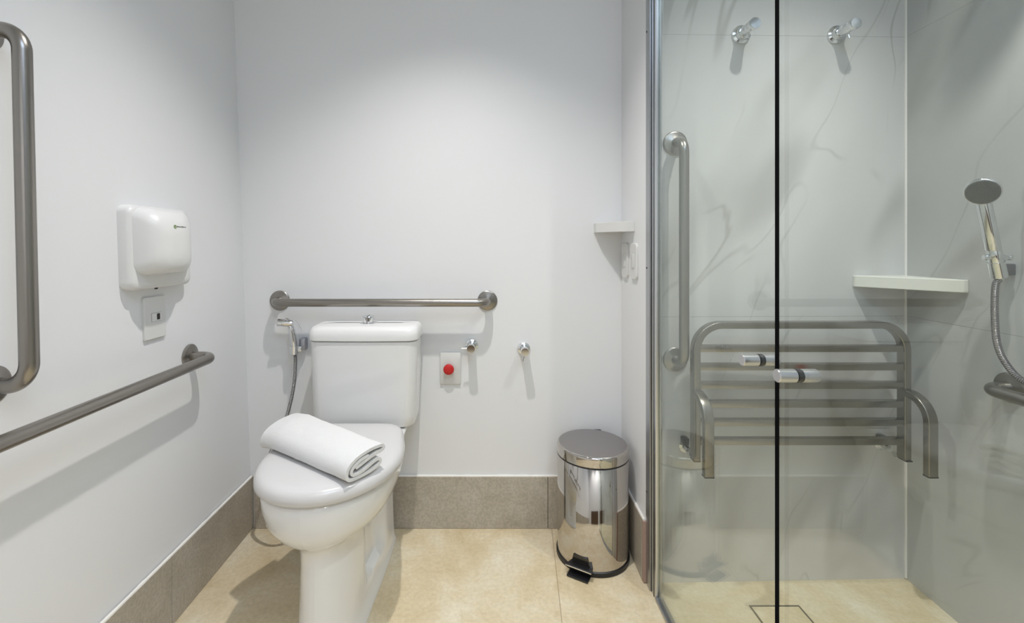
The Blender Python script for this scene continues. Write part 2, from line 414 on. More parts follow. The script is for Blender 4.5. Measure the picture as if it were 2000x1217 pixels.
grab_bar('vertical steel grab bar on the marble wall beside the glass post', (0.609, sb(0.61), 0.721), (0.609, sb(0.61), 1.419), (0.0, -1, 0), 0.070, fr=0.0395)
grab_bar('horizontal steel grab bar low on the marble side wall below the shower hose', (sr(1.19), 1.19, 0.722), (sr(0.5), 0.5, 0.722), (-1, 0, 0), 0.072)

# ------------------------------------------------------------------ toilet
TX = -0.432
T = thing('toilet', 'white ceramic close-coupled toilet with closed lid against the back wall', 'toilet', (TX, 1.45, 0))
def outline(yf, yr, wf, wr, y1, y2, pinch=0.0, fp=2.2, rr=0.05, a=0.26, n=40):
    """half-width stations front to rear; front is elliptic over length a, rear corners rounded by rr"""
    side = []
    for i in range(n+1):
        q = i/n; s = (1-math.cos(PI*q))/2; y = yf+(yr-yf)*s
        k = min(1, max(0, (y-y1)/(y2-y1))); k = k*k*(3-2*k); wd = wf+(wr-wf)*k
        if y < yf+a: wd *= (max(0, 1-((yf+a-y)/a)**fp))**(1/fp)
        if y > yr-rr: wd = wd-rr+rr*math.sqrt(max(0, 1-((y-(yr-rr))/rr)**2))
        if pinch > 0:
            g = 1/(1+((y-1.475)/0.075)**8); wd = wd-pinch*g
        side.append((y, max(wd, 0)))
    sh_ = lambda y: TX-SHK*max(0, 1.6-y)
    pts = [(sh_(y)+x, y) for y, x in side]+[(sh_(y)-x, y) for y, x in reversed(side)]
    return pts
def ring(z, *a, **k):
    global SHK
    SHK = 0.018+0.030*min(1, max(0, (z-0.26)/0.10))
    pts = outline(*a, **k); out = []
    for i, (x, y) in enumerate(pts): out.append(V(x+(1e-5 if i % 2 else 0), y, z))
    return out
secs = [
 (0.000, 1.158, 1.735, 0.0910, 0.098, 1.30, 1.60, 0.0, 2.2, 0.03, 0.16),
 (0.012, 1.158, 1.735, 0.0910, 0.098, 1.30, 1.60, 0.0, 2.2, 0.03, 0.16),
 (0.020, 1.164, 1.730, 0.0850, 0.093, 1.30, 1.60, 0.0, 2.2, 0.03, 0.16),
 (0.060, 1.170, 1.728, 0.0800, 0.091, 1.30, 1.60, 0.0, 2.2, 0.03, 0.16),
 (0.078, 1.172, 1.728, 0.0790, 0.090, 1.30, 1.60, 0.002, 2.2, 0.03, 0.16),
 (0.092, 1.173, 1.727, 0.0780, 0.090, 1.30, 1.60, 0.026, 2.2, 0.03, 0.16),
 (0.160, 1.177, 1.726, 0.0760, 0.088, 1.30, 1.60, 0.030, 2.2, 0.03, 0.16),
 (0.250, 1.180, 1.726, 0.0750, 0.087, 1.30, 1.60, 0.030, 2.2, 0.03, 0.16),
 (0.292, 1.180, 1.728, 0.0770, 0.090, 1.30, 1.60, 0.024, 2.2, 0.03, 0.17),
 (0.308, 1.176, 1.730, 0.0976, 0.094, 1.34, 1.62, 0.012, 2.1, 0.03, 0.19),
 (0.320, 1.160, 1.732, 0.1220, 0.099, 1.36, 1.60, 0.0, 2.1, 0.03, 0.21),
 (0.338, 1.142, 1.736, 0.1476, 0.106, 1.38, 1.60, 0.0, 2.1, 0.03, 0.22),
 (0.365, 1.129, 1.740, 0.1670, 0.117, 1.40, 1.60, 0.0, 2.1, 0.03, 0.23),
 (0.400, 1.124, 1.745, 0.1770, 0.133, 1.42, 1.60, 0.0, 2.1, 0.03, 0.23),
 (0.432, 1.125, 1.750, 0.1810, 0.147, 1.44, 1.60, 0.0, 2.1, 0.03, 0.23),
 (0.443, 1.128, 1.750, 0.1800, 0.150, 1.44, 1.60, 0.0, 2.1, 0.03, 0.23),
 (0.448, 1.136, 1.746, 0.1730, 0.146, 1.44, 1.60, 0.0, 2.1, 0.03, 0.23)]
b = B(); loft(b, [ring(*s) for s in secs]); obj('bowl', b, 'ceramic', T, ang=50)
def lidring(z, ins): return ring(z, 1.114+ins, 1.572-ins, 0.198-ins, 0.152-ins, 1.34, 1.60, 0.0, 2.05, 0.055, 0.235)
b = B(); loft(b, [lidring(0.446, 0.012), lidring(0.452, 0.012)]); obj('seat', b, 'lidplastic', T)
b = B(); loft(b, [lidring(z, i) for z, i in ((0.4525, 0.006), (0.4535, 0.002), (0.456, 0.0), (0.468, 0.0), (0.477, 0.002), (0.484, 0.0065), (0.4885, 0.014), (0.4915, 0.030), (0.493, 0.060), (0.4937, 0.10), (0.494, 0.14))])
LID = obj('lid', b, 'lidplastic', T, ang=60)
def tankring(z, hw, yf, yr, r=0.035, bow=0.008):
    out = []; w = hw
    for (x, y) in rrect_sec(2*w, yr-yf, r, 6):
        yy = (yf+yr)/2+y
        if y < 0: yy -= bow*(1-(x/w)**2)
        out.append(V(TX+x, yy, z))
    return out
def tsub(z, hw, yf, yr, r=0.035, bow=0.008, n=14):
    out = []; w = hw
    base = rrect_sec(2*w, yr-yf, r, 6)
    for i, p in enumerate(base):
        out.append(p)
        q = base[(i+1) % len(base)]
        if abs(q[0]-p[0]) > w:                      # subdivide the long sides so they can bow
            for k in range(1, n): out.append((p[0]+(q[0]-p[0])*k/n, p[1]+(q[1]-p[1])*k/n))
    return [V(TX+x, (yf+yr)/2+y-(bow*(1-(x/w)**2) if y < 0 else 0), z) for x, y in out]
b = B(); loft(b, [tsub(0.450, 0.166, 1.625, 1.752), tsub(0.4525, 0.172, 1.617, 1.755), tsub(0.462, 0.178, 1.610, 1.758), tsub(0.49, 0.181, 1.607, 1.760), tsub(0.62, 0.185, 1.603, 1.763), tsub(0.7535, 0.1885, 1.600, 1.765), tsub(0.755, 0.186, 1.603, 1.763)])
obj('tank', b, 'ceramic', T, ang=50)
b = B(); loft(b, [tsub(0.757, 0.188, 1.600, 1.766), tsub(0.760, 0.192, 1.595, 1.769), tsub(0.775, 0.1925, 1.594, 1.770), tsub(0.792, 0.190, 1.597, 1.769), tsub(0.801, 0.185, 1.604, 1.766), tsub(0.8055, 0.178, 1.613, 1.760), tsub(0.807, 0.168, 1.625, 1.750), tsub(0.8075, 0.12, 1.66, 1.72)])
obj('tank_lid', b, mat('tank_lid_ceramic', (0.80, 0.80, 0.79), 0.30), T, ang=50)
b = B(); lathe(b, [(0.031, 0), (0.031, 0.002), (0.024, 0.0035), (0.0205, 0.0035), (0.0205, 0.021), (0.0225, 0.0235), (0.0215, 0.0255), (0.0, 0.0265)], (TX+0.002, 1.682, 0.807), (0, 0, 1), 36)
fb = obj('flush_button', b, 'chrome', T)
b = B(); box(b, (TX+0.0005, 1.6605, 0.8105), (TX+0.0025, 1.7, 0.8338)); obj('button_split', b, 'dark', fb, flat=True)
for sx_ in (-1, 1):
    b = B(); lathe(b, [(0.009, 0), (0.009, 0.003), (0.0, 0.006)], (TX-0.009+sx_*0.081, 1.400, 0.062), (sx_, 0, 0.0), 16); obj('bolt_cap', b, 'dark', T)

# ------------------------------------------------------------------ towel
u = V(0.827, -0.562, 0); v = V(0.562, 0.827, 0); P0 = V(-0.668, 1.362, 0.4945)
prof = [(0.036, 0.031), (0.048, 0.034), (0.075, 0.041), (0.105, 0.047), (0.126, 0.049), (0.134, 0.055), (0.127, 0.062), (0.100, 0.0635), (0.066, 0.061),
        (0.034, 0.053), (0.012, 0.040), (0.0035, 0.024), (0.006, 0.011), (0.020, 0.0045), (0.050, 0.0045), (0.085, 0.007), (0.112, 0.013), (0.122, 0.021),
        (0.116, 0.029), (0.098, 0.0275), (0.070, 0.019), (0.042, 0.0135), (0.024, 0.0155), (0.0185, 0.025), (0.027, 0.036), (0.048, 0.045), (0.075, 0.0505)]
pp = smooth([V(a*0.88, c*0.98, 0) for a, c in prof], 5)
nn = []
for i in range(len(pp)):
    t = (pp[min(i+1, len(pp)-1)]-pp[max(i-1, 0)]).normalized(); nn.append(V(-t.y, t.x, 0))
ht = 0.0040
left_ = [p+n_*ht for p, n_ in zip(pp, nn)]; right_ = [p-n_*ht for p, n_ in zip(pp, nn)]
def endcap(c, d, n=3):
    t = V(d.y, -d.x, 0); return [c+d*ht*math.cos(PI*k/(n+1))+t*ht*math.sin(PI*k/(n+1)) for k in range(1, n+1)]
sec2 = left_+endcap(pp[-1], nn[-1])+list(reversed(right_))+[c for c in endcap(pp[0], -nn[0])]
rings = []; NL = 46; LEN = 0.386
for i in range(NL+1):
    s = i/NL; L = s*LEN; e = min(s, 1-s)*LEN
    rr = 1.0
    r_ = []
    for p in sec2:
        wob = 0.0016*noise.noise(V(L*16, p.x*22, p.y*22))+0.0009*noise.noise(V(L*60, p.x*70, p.y*60))
        lo = 1.0+0.10*(1-s)                                     # the far end is rolled a little fuller
        sk = 0.010*(p.x/0.13)*(s-0.5)*2                          # ends not quite square
        r_.append(P0+u*(L+sk+wob)+v*(p.x*lo*(1+wob*4))+V(0, 0, max(0.0005, p.y*lo+wob)-(0.010*max(0, 0.16-s)/0.16)))
    rings.append(r_)
b = B(); loft(b, rings); tag(obj('towel', b, 'towel', loc=(-0.44, 1.28, 0.4945), ang=75), 'white folded bath towel lying diagonally on the closed toilet lid', 'towel')

# ------------------------------------------------------------------ bidet sprayer beside the tank
T = thing('bidet_sprayer', 'chrome handheld bidet sprayer in a wall holder left of the tank', 'bidet sprayer', (-0.70, D, 0.72))
b = B(); box(b, (-0.714, D-0.030, 0.690), (-0.690, D, 0.735), 0.004); obj('wall_bracket', b, mat('bracket_metal', (0.42, 0.43, 0.47), 0.35, 0.9), T)
hx, hz = -0.7245, 0.700
b = B(); lathe(b, [(0.0145, -0.018), (0.0155, -0.018), (0.0165, 0.012), (0.0135, 0.012)], (hx, D-0.047, hz), (0.0, 0.0, 1), 24)
box(b, (hx+0.008, D-0.050, hz-0.010), (hx+0.028, D-0.026, hz+0.010), 0.002); obj('holder_cup', b, 'chrome', T)
b = B(); path = smooth([V(hx+0.001, D-0.047, hz-0.02), V(hx, D-0.048, hz+0.02), V(hx-0.004, D-0.049, hz+0.055), V(hx-0.010, D-0.051, hz+0.082), V(hx-0.018, D-0.053, hz+0.095)], 6)
sweep(b, path, circle_sec(0.0115, 18), scale=[0.72+0.36*math.sin(PI*min(1, 0.12+i/len(path)*0.85)) for i in range(len(path))]); H = obj('handle', b, 'chrome', T, ang=70)
b = B(); lathe(b, [(0.0, -0.012), (0.010, -0.012), (0.0125, -0.004), (0.0135, 0.030), (0.0135, 0.042), (0.011, 0.044), (0.0, 0.044)], (hx-0.014, D-0.054, hz+0.098), (-1, -0.15, 0.10), 24)
h = obj('spray_head', b, 'chrome', T)
b = B(); lathe(b, [(0.009, 0), (0.009, 0.006), (0.0, 0.008)], (hx-0.022, D-0.054, hz+0.111), (0.1, 0, 1), 16)
sweep(b, smooth([V(hx-0.024, D-0.055, hz+0.116), V(hx-0.002, D-0.054, hz+0.112), V(hx+0.016, D-0.052, hz+0.094), V(hx+0.029, D-0.051, hz+0.072)], 5), rrect_sec(0.010, 0.0035, 0.0012, 2), up=(1, 0, 1)); obj('trigger', b, 'chrome', T)
b = B(); hp = [V(hx+0.001, D-0.047, hz-0.015), W(577, 700, 1.735), W(575, 745, 1.73), W(566, 792, 1.72), W(551, 838, 1.71), W(530, 880, 1.70), W(517, 920, 1.69), W(511, 960, 1.675), W(517, 1000, 1.66), W(538, 1026, 1.65), W(568, 1022, 1.67), W(588, 985, 1.70), W(598, 940, 1.73), V(-0.68, D-0.03, 0.235)]
sweep(b, smooth(hp, 10), circle_sec(0.0062, 12)); obj('hose', b, 'bhose', T, ang=70)
b = B(); lathe(b, [(0.022, 0), (0.022, 0.004), (0.011, 0.007), (0.011, 0.034), (0.0, 0.034)], (-0.68, D, 0.235), (0, -1, 0), 24); obj('water_outlet', b, 'chrome', T)

# ------------------------------------------------------------------ shut-off valves on the back wall
def wall_valve(label, x, z, ang):
    t = thing('shut_off_valve', label, 'valve', (x, D, z), 'shut-off valves on the white wall')
    b = B(); lathe(b, [(0.0245, 0), (0.0250, 0.003), (0.0235, 0.006), (0.017, 0.008), (0.0165, 0.028), (0.0, 0.028)], (x, D, z), (0, -1, 0), 36); obj('escutcheon', b, 'chrome', t)
    b = B(); lathe(b, [(0.0145, 0.026), (0.0155, 0.030), (0.0155, 0.066), (0.0145, 0.0675), (0.0, 0.0675)], (x, D, z), (0, -1, 0), 32); obj('handle', b, 'chrome', t)
    dx, dz = math.cos(ang), math.sin(ang)
    b = B(); sweep(b, [V(x+dx*0.012, D-0.056, z+dz*0.012), V(x+dx*0.036, D-0.058, z+dz*0.036)], circle_sec(0.0028, 10)); obj('lever', b, 'chrome', t)
wall_valve('small chrome valve with lever pointing left, above the red button', -0.0575, 0.7045, PI)
wall_valve('small chrome valve with lever pointing down, rightmost on white wall', 0.1445, 0.6925, -PI/2-0.22)

# emergency button
T = thing('emergency_button', 'red push button on a white wall plate right of the tank', 'button', (-0.1385, D, 0.6165))
b = B(); box(b, (-0.1785, D-0.008, 0.556), (-0.0985, D, 0.677), 0.0025); obj('wall_plate', b, 'plate', T)
b = B(); lathe(b, [(0.013, 0.007), (0.013, 0.014), (0.0195, 0.017), (0.0205, 0.022), (0.0195, 0.028), (0.016, 0.0305), (0.0, 0.031)], (-0.144, D, 0.6165), (0, -1, 0), 36); obj('push_button', b, 'red', T)

# white corner shelf in the alcove
b = B(); zz = 1.139
prism(b, [(0.4155, D, zz), (RW0.x, D, zz), (0.519, 1.612, zz), (0.492, 1.612, zz), (0.455, 1.668, zz), (0.4155, 1.742, zz)], (0, 0, 0.036), 0.001, 1)
tag(obj('corner_shelf', b, mat('shelf_white', (0.72, 0.72, 0.70), 0.4), loc=(RW0.x, D, zz), flat=True), 'small white corner shelf on the painted wall above the steel bin', 'shelf')

# two rounded plates on the return wall
def rw(y): return RW1.x+(RW0.x-RW1.x)*(y-RW1.y)/(RW0.y-RW1.y)
def rplate(label, y0, y1, z0, z1):
    t = thing('switch_plate', label, 'switch plate', (rw((y0+y1)/2), (y0+y1)/2, z0), 'switch plates on the return wall')
    def rg(off, ins):
        return [V(rw((y0+y1)/2+p)-off, (y0+y1)/2+p, (z0+z1)/2+q) for p, q in rrect_sec(y1-y0-2*ins, z1-z0-2*ins, 0.018-ins, 6)]
    b = B(); loft(b, [rg(-0.001, 0), rg(0.006, 0), rg(0.0085, 0.002), rg(0.0085, 0.006)]); obj('plate', b, 'plate', t)
    def rg2(off, ins):
        return [V(rw((y0+y1)/2+p)-off, (y0+y1)/2+p, (z0+z1)/2+q) for p, q in rrect_sec(0.026-2*ins, 0.050-2*ins, 0.004-ins*0.5, 4)]
    b = B(); loft(b, [rg2(0.008, 0), rg2(0.0105, 0), rg2(0.0115, 0.002)]); obj('rocker', b, 'plate', t)
rplate('rounded white switch plate under the corner shelf, the one nearer the corner', 1.680, 1.756, 0.970, 1.100)
rplate('rounded white switch plate under the corner shelf, the one nearer the glass', 1.568, 1.642, 0.972, 1.098)

# ------------------------------------------------------------------ hand dryer and switch on the left wall
T = thing('hand_dryer', 'white plastic wall-mounted hand dryer above the left grab bar', 'hand dryer', (xl(1.08), 1.30, 0.972))
def dr(off, y0, y1, z0, z1, r):
    return [V(xl((z0+z1)/2+q)+off, (y0+y1)/2+p, (z0+z1)/2+q) for p, q in rrect_sec(y1-y0, z1-z0, r, 8)]
b = B(); loft(b, [dr(-0.001, 1.178, 1.420, 0.972, 1.196, 0.022), dr(0.020, 1.178, 1.420, 0.972, 1.196, 0.022), dr(0.030, 1.182, 1.416, 0.974, 1.193, 0.024), dr(0.0345, 1.190, 1.408, 0.980, 1.186, 0.024), dr(0.036, 1.20, 1.398, 0.99, 1.176, 0.024)])
obj('housing', b, 'plastic', T, ang=60)
b = B(); loft(b, [dr(0.030, 1.186, 1.402, 1.010, 1.190, 0.030), dr(0.042, 1.188, 1.396, 1.011, 1.189, 0.032), dr(0.060, 1.192, 1.374, 1.013, 1.185, 0.036), dr(0.078, 1.198, 1.350, 1.017, 1.177, 0.040), dr(0.090, 1.208, 1.330, 1.024, 1.166, 0.040), dr(0.097, 1.222, 1.312, 1.036, 1.150, 0.034), dr(0.100, 1.243, 1.290, 1.060, 1.125, 0.020)])
fc = obj('front_cover', b, 'plastic', T, ang=70)
b = B()
def lpt(off, y, z): return V(xl(z)+off, y, z)
lathe(b, [(0.0052, -0.006), (0.0052, 0.0), (0.0022, 0.0), (0.0022, -0.001), (0.0, -0.001)], lpt(0.0990, 1.2535, 1.1405), (1, 0.0, 0.05), 20)
fcl = obj('green_logo', b, 'logo_green', fc)
b = B()
for k in range(6):
    y_ = 1.2615+k*0.0066; hh = 0.0034 if k in (0, 3) else 0.0026
    box(b, lpt(0.085, y_, 1.1395), lpt(0.0988-0.0006*max(0, k-3), y_+0.0046, 1.1395+hh))
obj('logo_lettering', b, 'logo_dark', fc, flat=True)
b = B(); lathe(b, [(0.004, 0), (0.004, 0.004), (0, 0.005)], (xl(0.97)+0.018, 1.285, 0.9725), (0, 0, -1), 12); obj('sensor', b, 'dark', T)

T = thing('wall_switch', 'white rectangular wall switch below the hand dryer', 'switch', (xl(0.89), 1.293, 0.83))
b = B(); loft(b, [dr(-0.001, 1.252, 1.335, 0.829, 0.947, 0.004), dr(0.006, 1.252, 1.335, 0.829, 0.947, 0.004), dr(0.008, 1.254, 1.333, 0.831, 0.945, 0.004)]); obj('plate', b, 'plate', T)
b = B(); loft(b, [dr(0.006, 1.277, 1.315, 0.877, 0.901, 0.001), dr(0.0084, 1.277, 1.315, 0.877, 0.901, 0.001)]); md = obj('module_gap', b, 'dark', T)
b = B(); loft(b, [dr(0.006, 1.2775, 1.3145, 0.8775, 0.9005, 0.001), dr(0.0090, 1.2775, 1.3145, 0.8775, 0.9005, 0.001)]); obj('module', b, 'plastic', T)
b = B(); loft(b, [dr(0.008, 1.297, 1.3085, 0.881, 0.898, 0.001), dr(0.0096, 1.297, 1.3085, 0.881, 0.898, 0.001)]); obj('rocker', b, 'dark', T)

# ------------------------------------------------------------------ pedal bin
cx, cy = 0.376, 1.634
T = thing('pedal_bin', 'polished steel pedal bin with round lid in the alcove corner', 'bin', (cx, cy, 0))
b = B(); lathe(b, [(0.0, 0.0), (0.124, 0), (0.1265, 0.002), (0.1265, 0.015), (0.1235, 0.0175), (0.0, 0.0175)], (cx, cy, 0), (0, 0, 1), 72); obj('base_ring', b, 'black', T)
b = B(); lathe(b, [(0.118, 0.0165), (0.1225, 0.0175), (0.1225, 0.352), (0.120, 0.3535)], (cx, cy, 0), (0, 0, 1), 96); obj('body', b, 'polished', T, ang=60)
b = B(); lathe(b, [(0.115, 0.350), (0.1235, 0.352), (0.1245, 0.3545), (0.1235, 0.3585), (0.115, 0.3585)], (cx, cy, 0), (0, 0, 1), 72); obj('rim_gasket', b, 'black', T)
b = B(); lathe(b, [(0.118, 0.357), (0.1240, 0.3578), (0.1240, 0.384), (0.1228, 0.3885), (0.1195, 0.3915), (0.117, 0.3922)], (cx, cy, 0), (0, 0, 1), 96); ld = obj('lid', b, 'polished', T, ang=50)
b = B(); lathe(b, [(0.1172, 0.3905), (0.1172, 0.3922), (0.09, 0.3944), (0.05, 0.3962), (0.0, 0.397)], (cx, cy, 0), (0, 0, 1), 72); obj('lid_top', b, 'lidsteel', ld)
pa = math.radians(-90-31); pd = V(math.cos(pa), math.sin(pa), 0); ps = V(-pd.y, pd.x, 0); c0 = V(cx, cy, 0)
def slab(bm, pts, th, bev=0.001):   # pts: (out, side, z)
    prism(bm, [c0+pd*o+ps*s+V(0, 0, z) for o, s, z in pts], th, bev, 1)
b = B(); slab(b, [(0.117, -0.034, 0.017), (0.117, 0.034, 0.017), (0.118, 0.025, 0.060), (0.118, -0.025, 0.060)], pd*0.007); obj('pedal_housing', b, mat('gloss_black_plastic', (0.015, 0.013, 0.012), 0.12, coat=0.5), T)
b = B(); slab(b, [(0.116, -0.040, 0.022), (0.116, 0.040, 0.022), (0.146, 0.045, 0.027), (0.146, -0.045, 0.027)], V(0, 0, 0.007)); ped = obj('pedal', b, M['black'], T)
b = B(); slab(b, [(0.1462, -0.044, 0.0280), (0.1462, 0.044, 0.0280), (0.1462, 0.044, 0.0320), (0.1462, -0.044, 0.0320)], pd*0.0015, 0.0003); obj('pedal_edge', b, 'chrome', ped)
b = B(); slab(b, [(0.115, -0.036, 0.002), (0.115, 0.036, 0.002), (0.158, 0.036, 0.002), (0.158, -0.036, 0.002)], V(0, 0, 0.005)); obj('foot_plate', b, M['black'], T)
b = B(); box(b, (cx+0.035, cy+0.105, 0.345), (cx+0.062, cy+0.130, 0.388), 0.004); obj('hinge', b, 'black', T)

# ------------------------------------------------------------------ shower: post, track, glass
GX = 0.530; GT = 2.30
T = thing('door_post', 'grey aluminium wall post holding the shower glass', 'post', (GX, 1.45, 0))
b = B()
prism(b, [(0.5145, 1.4865, 0.0), (0.5145, 1.452, 0.0), (0.519, 1.452, 0), (0.519, 1.480, 0), (0.541, 1.480, 0), (0.541, 1.452, 0), (0.5455, 1.452, 0), (0.5455, 1.4865, 0)], (0, 0, GT))
obj('wall_channel', b, 'alu', T, flat=True)
b = B()
prism(b, [(0.5200, 1.468, 0.0), (0.5200, 1.432, 0.0), (0.5215, 1.432, 0), (0.5215, 1.4285, 0), (0.5200, 1.4285, 0), (0.5200, 1.4165, 0), (0.5245, 1.4145, 0), (0.5265, 1.4145, 0), (0.5265, 1.425, 0), (0.5338, 1.425, 0), (0.5338, 1.4145, 0), (0.5365, 1.4145, 0), (0.5400, 1.4185, 0), (0.5400, 1.468, 0)], (0, 0, GT))
obj('glass_profile', b, mat('light_aluminium', (0.60, 0.61, 0.62), 0.28, 1.0), T, flat=True)
b = B()
for y in (1.4515, 1.4300): box(b, (0.5190, y-0.0012, 0.0), (0.5205, y+0.0012, GT))
obj('gasket', b, 'black', T, flat=True)
for zsc in (1.775, 1.018, 0.30):
    b = B(); lathe(b, [(0.0030, 0), (0.0030, 0.0012), (0, 0.0012)], (0.5145, 1.478, zsc), (-1, 0, 0), 14); obj('screw', b, 'dark', T)

b = B(); box(b, (0.518, 0.20, 0.0), (0.542, 1.4145, 0.010), 0.002, 1); box(b, (0.526, 0.20, 0.010), (0.528, 1.41, 0.016)); tag(obj('floor_track', b, 'alu', loc=(GX, 0.8, 0)), 'thin aluminium floor track running under the shower glass', 'track')
b = B(); box(b, (0.512, 0.20, GT+0.001), (0.548, 1.488, GT+0.040), 0.002, 1); tag(obj('head_rail', b, 'alu', loc=(GX, 0.8, GT)), 'aluminium rail along the top of the shower glass', 'rail')

def glass_door(label, y0, y1, ky, seal_at):
    t = thing('shower_door', label, 'shower door', (GX, (y0+y1)/2, 0.012), 'glass shower doors')
    b = B(); box(b, (GX-0.004, y0, 0.018), (GX+0.004, y1, GT-0.002)); obj('pane', b, 'glass', t, flat=True)
    if seal_at: b = B(); box(b, (GX-0.0054, seal_at-0.0052, 0.018), (GX-0.0041, seal_at+0.0052, GT-0.002)); obj('seal', b, mat('matt_black_seal', (0.004, 0.004, 0.005), 0.9, spec=0.05), t)
    kz = CH-0.2215
    b = B(); lathe(b, [(0.0, -0.036), (0.0100, -0.036), (0.0113, -0.0345), (0.0113, -0.0055), (0.0095, -0.0045), (0.0095, 0.0045), (0.0113, 0.0055), (0.0113, 0.0305), (0.0095, 0.0345), (0.0, 0.035)], (GX, ky, kz), (1, 0, 0), 32)
    k = obj('door_knob', b, 'satin', t)
    b = B(); lathe(b, [(0.0097, -0.0050), (0.0117, -0.0050), (0.0117, 0.0035), (0.0097, 0.0035)], (GX, ky, kz), (1, 0, 0), 32); obj('knob_washer', b, 'black', k)
    return t
glass_door('clear glass shower panel between the aluminium post and the black seal', 0.843, 1.4140, 0.893, None)
glass_door('nearer clear glass shower door, right of the black seal', 0.215, 0.8385, 0.785, 0.8327)

# floor drain with a tile insert
T = thing('floor_drain', 'square tile-insert floor drain in the shower floor', 'drain', (0.868, 1.317, 0))
b = B()
x0, x1, y0, y1 = 0.793, 0.945, 1.243, 1.393
for a, c in (((x0, y0), (x1, y0+0.004)), ((x0, y1-0.004), (x1, y1)), ((x0, y0+0.004), (x0+0.004, y1-0.004)), ((x1-0.004, y0+0.004), (x1, y1-0.004))): box(b, (*a, 0.0005), (*c, 0.0022))
obj('drain_slot', b, mat('drain_slot_steel', (0.10, 0.09, 0.075), 0.5, 0.6), T, flat=True)
b = B(); box(b, (x0+0.0055, y0+0.0055, 0.0003), (x1-0.0055, y1-0.0055, 0.002)); obj('tile_insert', b, 'floor', T, flat=True)

# ------------------------------------------------------------------ folding shower seat
sx0, sx1 = 0.6415, 1.2860; zb, zt = 0.434, 0.8460; yp = 1.4150
T = thing('folding_bench', 'slatted steel folding shower bench folded up on the marble wall', 'bench', ((sx0+sx1)/2, sb(0.96), zb))
b = B()
def flatbar(bm, path, wn, th, nrm, r=0.0025):
    """bar whose section is wn along nrm and th across it"""
    sweep(bm, path, rrect_sec(th, wn, r, 3), up=nrm)
flatbar(b, fillet([V(sx0, yp, zb), V(sx0, yp, zt), V(sx1, yp+0.004, zt), V(sx1, yp+0.004, zb)], 0.078, 14), 0.030, 0.0205, (0, 1, 0))
F = obj('seat_frame', b, 'seatsteel', T, ang=40)
for z in (0.774, 0.718, 0.6615, 0.604, 0.5475, 0.4895):
    b = B(); box(b, (sx0+0.0102, yp-0.009, z-0.010), (sx1-0.0102, yp+0.0125, z+0.010), 0.0015); obj('slat', b, 'seatsteel', T)
for x in (sx0, sx1):
    b = B(); yl = 1.334
    flatbar(b, fillet([V(x, yp-0.012, 0.640), V(x, yl, 0.640), V(x, yl, 0.4235)], 0.066, 14), 0.028, 0.020, (1, 0, 0)); lg = obj('leg', b, 'seatsteel', T, ang=40)
    b = B(); box(b, (x-0.0145, yl-0.0105, 0.4195), (x+0.0145, yl+0.0105, 0.4240), 0.001, 1); obj('foot_cap', b, 'black', lg)
    b = B(); box(b, (x-0.0105, yp-0.0150, zb-0.0035), (x+0.0105, yp+0.0150, zb+0.0005), 0.001, 1); obj('end_cap', b, 'black', F)
    ys = sb(x)
    b = B(); lathe(b, [(0.0, 0), (0.020, 0.0), (0.020, 0.004), (0.011, 0.007), (0.0105, 0.036), (0.0, 0.036)], (x, ys, 0.442), (0, -1, 0), 24)
    lathe(b, [(0.0, -0.016), (0.009, -0.016), (0.009, 0.016), (0.0, 0.016)], (x+0.006, yp+0.026, 0.437), (1, 0, 0), 20); h_ = obj('hinge', b, 'chrome', T)
    b = B(); box(b, (x-0.016, ys-0.030, 0.455), (x+0.002, ys-0.004, 0.477), 0.002); obj('hinge_block', b, 'black', h_)

# corner shelf in the shower
b = B(); zz = 0.956
prism(b, [(1.195, sb(1.195), zz), (1.372, 1.508, zz), (sr(1.300), 1.300, zz), (sr(1.300)-0.012, 1.300, zz), (1.195, sb(1.195)-0.010, zz)], (0, 0, 0.036), 0.0015, 1)
tag(obj('corner_shelf', b, 'stone', loc=(1.372, 1.508, zz), flat=True), 'white triangular corner shelf on the marble walls above the folding seat', 'shelf')

# shower valves high on the marble wall
def shower_valve(label, x, z, tilt):
    y = sb(x); t = thing('shower_valve', label, 'valve', (x, y, z), 'chrome valves high on the marble wall')
    b = B(); lathe(b, [(0.030, 0), (0.0305, 0.003), (0.029, 0.007), (0.022, 0.010), (0.020, 0.024), (0.0, 0.024)], (x, y, z), (0, -1, 0), 36); obj('escutcheon', b, 'chrome', t)
    b = B(); lathe(b, [(0.0155, 0.022), (0.0170, 0.026), (0.0170, 0.060), (0.0160, 0.0615), (0.0160, 0.0630), (0.0175, 0.0640), (0.0175, 0.0830), (0.0165, 0.0845), (0.0, 0.085)], (x, y, z), (0, -1, 0), 32); obj('handle', b, 'chrome', t)
    b = B(); sweep(b, [V(x+math.cos(tilt)*0.010, y-0.050, z+math.sin(tilt)*0.010), V(x+math.cos(tilt)*0.032, y-0.052, z+math.sin(tilt)*0.032)], circle_sec(0.0028, 10)); obj('lever', b, 'chrome', t)
shower_valve('chrome shower valve high on the marble wall, left of the black seal', 0.824, 1.772, -PI/2-0.1)
shower_valve('chrome shower valve high on the marble wall, right of the black seal', 1.139, 1.775, -PI/2+0.1)

